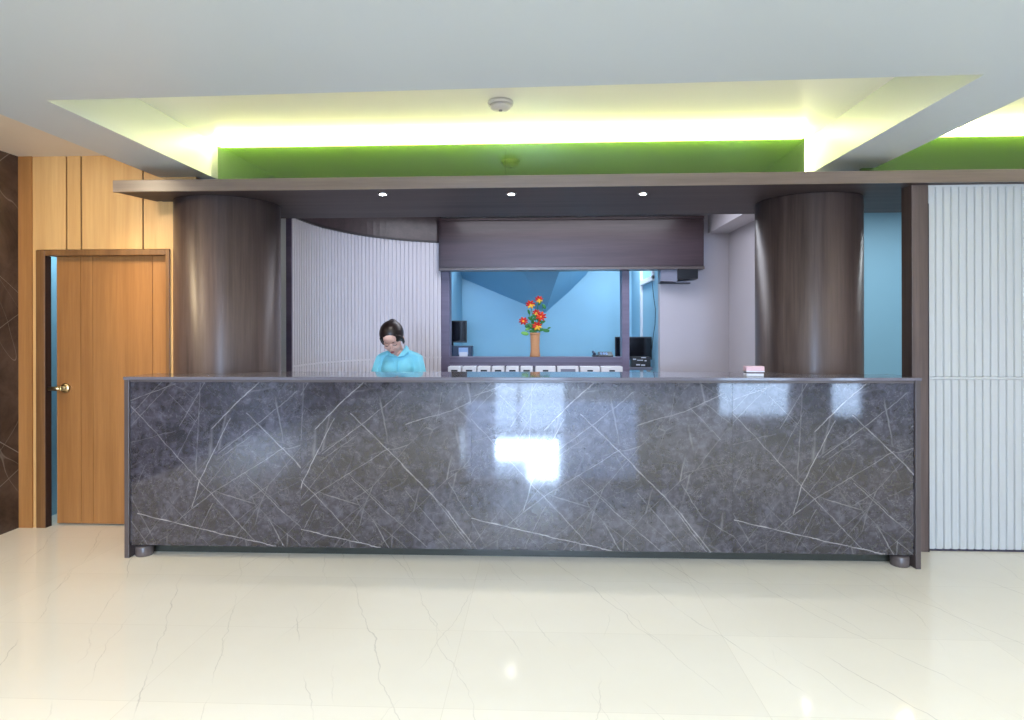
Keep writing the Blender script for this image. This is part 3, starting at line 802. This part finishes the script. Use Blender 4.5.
# ================================================================== OFFICE THINGS IN THE BACK ROOM
def back_counter(xa, xb, ya, yb, z, label):
    t = thing('side_desk', ((xa+xb)/2, ya, 0), label, 'desk')
    bx(xa, xb, ya, yb, z-.03, z).build('desk_top', 'grey_plastic', t, bevel=.002)
    for px_ in (xa+.02, xb-.06):
        bx(px_, px_+.04, ya+.02, ya+.06, 0, z-.03).build('leg', 'steel', t); bx(px_, px_+.04, yb-.06, yb-.02, 0, z-.03).build('leg', 'steel', t)
ym = 7.55
zd1 = .975
back_counter(x441, x441+.62, 7.42, 7.95, 1.045, 'narrow grey desk in the back room behind the left end of the window')
def monitor(xa, xb, za, zb, y, zfoot, label, extra=None):
    t = thing('monitor', ((xa+xb)/2, y+.05, zfoot), label, 'monitor')
    bx(xa, xb, y, y+.03, za, zb).build('casing', 'black', t, bevel=.004)
    bx(xa+.012, xb-.012, y-.002, y, za+.02, zb-.012).build('screen', 'screen', t)
    mx_ = (xa+xb)/2
    bx(mx_-.02, mx_+.02, y+.03, y+.05, zfoot+.01, (za+zb)/2).build('stand', 'black', t)
    MB().lathe([(.09, 0), (.088, .010)], mx_, y+.05, 28, cz=zfoot).build('foot', 'black', t)
monitor(PX(436, ym+.1), PX(466.8, ym+.1), PZ(460, 342.5, ym+.1), PZ(460, 320.5, ym+.1), ym+.1, 1.045, 'black monitor at the left end of the service window')
pr_ = thing('card_printer', (PX(459, 7.5), 7.5, 1.045), 'dark blue desk printer with a pale sheet below the left monitor', 'printer')
pxa, pxb = PX(441, 7.42), PX(471.8, 7.42)
bx(pxa, pxb, 7.43, 7.60, 1.045, PZ(460, 346, 7.42)).build('body', 'navy', pr_, bevel=.006)
bx(PX(458.5, 7.42), PX(468, 7.42), 7.425, 7.43, PZ(460, 354, 7.42)-.005, PZ(460, 347.5, 7.42)).build('panel', 'pale_blue', pr_)
bx(PX(459.5, 7.42), PX(467.5, 7.42), 7.40, 7.43, 1.052, PZ(460, 352, 7.42)).build('paper_sheet', 'paper', pr_)
# right monitor with machines on a desk in the doorway
ym2 = 7.62
back_counter(PX(606, ym2)-.02, xsw-.035, 7.38, 7.95, .955, 'grey desk in the back room under the large monitor')
monitor(PX(615, ym2), PX(654, ym2), PZ(635, 360, ym2), PZ(635, 337, ym2), ym2, .955, 'large black monitor half hidden behind the window post')
bt = thing('network_box', (PX(641, 7.45), 7.45, .955), 'small black box with white marks in front of the large monitor', 'device')
bx(PX(631, 7.45), PX(650.5, 7.45), 7.44, 7.56, .955, PZ(641, 357, 7.45)).build('body', 'black', bt, bevel=.004)
for (xa, xb, yy, hh) in ((633, 636, 359.5, .012), (637, 643, 360.5, .009), (641, 646, 357.9, .010), (644.5, 646.5, 361, .012), (636, 640, 365, .016), (641, 645, 365.4, .016)):
    z_ = PZ(640, yy, 7.44)
    bx(PX(xa, 7.44), PX(xb, 7.44), 7.437, 7.44, z_-hh/2, z_+hh/2).build('mark', 'paper', bt)
tf = thing('telephone', (PX(602, YP+.05), YP+.05, zs1), 'black desk telephone on the right end of the window sill', 'telephone')
tx0, tx1 = PX(592.5, YP), PX(613, YP)
MB().prism([(YP-.03, zs1), (YP+.13, zs1), (YP+.13, zs1+.055), (YP-.03, zs1+.018)], tx0+.07, tx1, 'x').build('body', 'black', tf, bevel=.004)
MB().tube([(tx0+.02, YP-.01, zs1+.03), (tx0+.02, YP+.03, zs1+.045), (tx0+.02, YP+.08, zs1+.05), (tx0+.02, YP+.12, zs1+.05)], [.018, .013, .013, .018], 10).build('handset', 'navy', tf)
MB().box(tx0, tx0+.07, YP-.02, YP+.13, zs1, zs1+.022).build('cradle', 'black', tf, bevel=.003)
kp = MB()
for i in range(3):
    for j in range(2): kp.box(tx0+.09+i*.03, tx0+.11+i*.03, YP+.0+j*.04, YP+.02+j*.04, zs1+.024, zs1+.040+j*.008)
kp.build('keys', 'pale_blue', tf)
# black wall unit under the cabinet, with its cable
ub0, ub1, ubm = PX(660.5, 6.95), PX(697, 6.95), PX(677, 6.95)
zu0, zu1 = PZ(680, 284, 6.95), zh0-.001
u = thing('wall_speaker', ((ub0+ub1)/2, 7.0, zu1), 'black and grey speaker box mounted under the overhead cabinet', 'speaker')
MB().hull([(ub0, 6.93, zu1), (ubm, 6.93, zu1), (ub0, 7.09, zu1), (ubm, 7.09, zu1), (ub0, 6.93, zu0+.03), (ubm, 6.93, zu0+.02), (ub0, 7.09, zu0+.01), (ubm, 7.09, zu0+.01)]).build('side_casing', 'grey_plastic', u)
MB().hull([(ubm+.001, 6.90, zu1), (ub1, 6.90, zu1), (ubm+.001, 7.09, zu1), (ub1, 7.09, zu1), (ubm+.001, 6.90, zu0+.045), (ub1, 6.90, zu0+.05), (ubm+.001, 7.09, zu0+.03), (ub1, 7.09, zu0+.045)]).build('grille', 'black', u)
MB().box(ub0+.01, ub1-.06, 6.99, 7.09, zu0+.004, zu0+.014).build('bracket', 'black', u)
cb = MB().tube([(PX(652, 7.3), 7.3, PZ(652, 281, 7.3)), (PX(653.5, 7.3), 7.3, PZ(652, 295, 7.3)), (PX(655.5, 7.3), 7.3, PZ(652, 310, 7.3)), (PX(655, 7.3), 7.3, PZ(652, 325, 7.3)), (PX(653, 7.4), 7.4, PZ(652, 338, 7.3)), (PX(652, 7.6), 7.62, PZ(652, 350, 7.6))], .004, 6)
tag(cb.build('cable', 'black'), 'thin black cable hanging down in the doorway beside the wall', 'cable')

# ================================================================== THE WOMAN BEHIND THE COUNTER
px_, py_ = PD(399, 4.93)
P = thing('person', (px_, py_, 0), 'woman in a turquoise polo shirt looking down behind the counter', 'person')
HC = Vector((-.034, -.085, 1.338)); HR = Matrix.Rotation(R(-6), 3, 'Y') @ Matrix.Rotation(R(37), 3, 'X')
HS = 1.07
def hp(x, y, z): return HC + HR @ Vector((x, y, z))*HS
def local(mb): 
    bmesh.ops.translate(mb.b, verts=mb.b.verts, vec=P.location); return mb
def hb(mb, c, r, sub=2, rot=None): mb.ball(hp(*c), tuple(k*HS for k in r), sub, HR if rot is None else HR @ rot)
body = MB()
# head
hb(body, (0, .018, .030), (.074, .090, .082), 3); hb(body, (0, -.020, -.020), (.060, .062, .085), 3)
hb(body, (0, -.045, -.078), (.030, .026, .024)); hb(body, (0, -.060, .045), (.050, .030, .040))
for s in (-1, 1):
    hb(body, (s*.034, -.052, -.026), (.024, .022, .024)); hb(body, (s*.076, .012, -.012), (.009, .018, .028))
    hb(body, (s*.030, -.072, .008), (.016, .010, .010))        # lowered eyelids
    hb(body, (s*.009, -.088, -.036), (.008, .010, .007)); hb(body, (s*.030, -.074, .024), (.020, .010, .007))
hb(body, (0, -.083, -.010), (.008, .014, .024)); hb(body, (0, -.092, -.030), (.010, .013, .010))
hb(body, (0, -.076, -.057), (.020, .010, .008))
# neck, trunk
body.limb([hp(0, .020, -.06), (-.012, .0, 1.25), (0, .012, 1.19)], [.048, .047, .055])
body.ball((0, .01, 1.14), (.135, .085, .095), 3); body.ball((0, .0, 1.05), (.135, .092, .13), 3); body.ball((0, .005, .95), (.118, .082, .12), 3)
body.ball((0, .01, .84), (.150, .095, .12), 3); body.limb([(0, .01, 1.18), (0, .01, .80)], [.09, .10])
for s in (-1, 1):
    body.ball((s*.055, -.045, 1.085), (.060, .050, .065), 3)
    body.limb([(s*.065, .01, 1.205), (s*.138, .01, 1.178)], [.038, .044])
    body.limb([(s*.138, .01, 1.178), (s*.182, -.03, .965), (s*.150, -.245, .895)], [.044, .036, .026])
    w_ = Vector((s*.150, -.245, .895)); k0 = Vector((s*.128, -.315, .880))
    body.limb([w_, w_.lerp(k0, .5), k0], [.025, .026, .024])
    ax = Vector((1, 0, 0))
    body.ball(k0+Vector((0, .02, 0)), (.038, .040, .015), 2)
    for i, (fx, L) in enumerate(((-.028, .062), (-.010, .072), (.009, .068), (.027, .054))):
        a = k0+Vector((fx*s, -.008, .0)); b1 = a+Vector((fx*.12*s, -L*.5, .004)); c1 = b1+Vector((0, -L*.35, -.010)); d1 = c1+Vector((0, -L*.12, -.008))
        body.limb([a, b1, c1, d1], [.009, .0085, .0075, .0065], .7)
    th0 = k0+Vector((-s*.028, .035, 0)); body.limb([th0, th0+Vector((-s*.026, -.024, -.003)), th0+Vector((-s*.030, -.052, -.009))], [.012, .0105, .008], .7)
    body.limb([(s*.075, .01, .80), (s*.085, -.005, .46), (s*.085, .02, .09)], [.088, .056, .038])
    body.limb([(s*.085, .04, .045), (s*.090, -.13, .035)], [.036, .030])
SM = (('REMESH', dict(mode='VOXEL', voxel_size=.0048, use_smooth_shade=True)), ('SMOOTH', dict(factor=.5, iterations=2)))
def place(mb, name, mat, parent=P, mods=()): return local(mb).build(name, mat, parent, mods=mods)
bodyo = place(body, 'body', 'skin', mods=SM)
# shirt
sh = MB()
sh.ball((0, .012, 1.135), (.150, .098, .105), 3); sh.ball((0, .0, 1.05), (.145, .104, .14), 3); sh.ball((0, .005, .95), (.140, .098, .14), 3); sh.ball((0, .01, .86), (.163, .108, .11), 3)
for s in (-1, 1):
    sh.ball((s*.045, -.036, 1.09), (.085, .075, .10), 3)
    sh.limb([(s*.050, .012, 1.222), (s*.140, .01, 1.178)], [.040, .052]); sh.limb([(s*.140, .01, 1.176), (s*.172, -.025, 1.055)], [.054, .056])
place(sh, 'polo_shirt', 'shirt', mods=(('REMESH', dict(mode='VOXEL', voxel_size=.006, use_smooth_shade=True)), ('SMOOTH', dict(factor=.5, iterations=3))))
for s in (-1, 1):
    # sleeve hem
    mb = MB(); c = Vector((s*.174, -.027, 1.045)); ax = Vector((s*.034, -.036, -.13)).normalized()
    q = ax.to_track_quat('Z', 'Y').to_matrix().to_4x4()
    ring = MB().lathe([(.050, -.010), (.0605, -.010), (.0605, .006), (.050, .006)], 0, 0, 28)
    bmesh.ops.transform(ring.b, matrix=Matrix.Translation(c) @ q, verts=ring.b.verts)
    mb.b.free(); place(ring, 'sleeve_band', 'shirt_dark')
# collar wings
for s in (-1, 1):
    col_ = MB()
    P3 = [Vector((s*.010, -.098, 1.195)), Vector((s*.060, -.090, 1.205)), Vector((s*.085, -.030, 1.240)), Vector((s*.070, .030, 1.262)), Vector((s*.048, .030, 1.285)), Vector((s*.050, -.030, 1.265)), Vector((s*.026, -.078, 1.222))]
    vs = [col_.b.verts.new(p) for p in P3]
    c = col_.b.verts.new(sum(P3, Vector())/len(P3)+Vector((s*.01, -.012, .006)))
    for i in range(len(vs)): col_.b.faces.new((vs[i], vs[(i+1) % len(vs)], c))
    place(col_, 'collar', 'shirt', mods=(('SOLIDIFY', dict(thickness=.006, offset=0)),))
pk = MB().box(-.010, .010, -.121, -.112, 1.07, 1.17); place(pk, 'placket', 'shirt')
# hair: cap, bun, side locks
hr = MB(); hb(hr, (0, .022, .034), (.084, .100, .090), 4)
HRi = HR.inverted()
dead = []
for f in hr.b.faces:
    q = HRi @ (f.calc_center_median()-HC)/HS
    if q.y < -.005 and q.z < .056 - abs(q.x)*.85 and abs(q.x) < .074: dead.append(f)
    elif q.z < -.045: dead.append(f)
bmesh.ops.delete(hr.b, geom=dead, context='FACES')
place(hr, 'hair', 'hair', mods=(('SOLIDIFY', dict(thickness=.012, offset=-.5)),))
hs = MB(); hb(hs, (0, .112, .05), (.040, .038, .040), 3); place(hs, 'hair_bun', 'hair')
for s in (-1, 1):
    lk = MB().tube([hp(s*.045, -.058, .072), hp(s*.068, -.034, .040), hp(s*.074, -.008, .0), hp(s*.074, .006, -.040), hp(s*.062, .03, -.075)], [.008, .012, .013, .011, .005], 10)
    place(lk, 'hair_lock', 'hair')
    eb = MB().tube([hp(s*.014, -.0825, .026), hp(s*.030, -.0835, .031), hp(s*.046, -.0735, .026)], [.002, .003, .0015], 6); place(eb, 'eyebrow', 'hair')
    el = MB().tube([hp(s*.016, -.0800, .002), hp(s*.030, -.0850, -.002), hp(s*.044, -.0755, .002)], [.0015, .0025, .0015], 6); place(el, 'eyelash', 'hair')
lp = MB(); hb(lp, (0, -.0855, -.0535), (.017, .005, .0038)); hb(lp, (0, -.0845, -.0605), (.014, .005, .0042)); place(lp, 'lips', 'lip')
# trousers and shoes
tr = MB()
tr.ball((0, .01, .82), (.158, .104, .10), 3)
for s in (-1, 1): tr.limb([(s*.075, .01, .80), (s*.085, -.005, .46), (s*.085, .02, .10)], [.096, .068, .058])
place(tr, 'trousers', 'trousers', mods=(('REMESH', dict(mode='VOXEL', voxel_size=.008, use_smooth_shade=True)),))
for s in (-1, 1):
    so = MB().ball((s*.087, -.045, .034), (.044, .130, .034), 3); place(so, 'shoe', 'black')
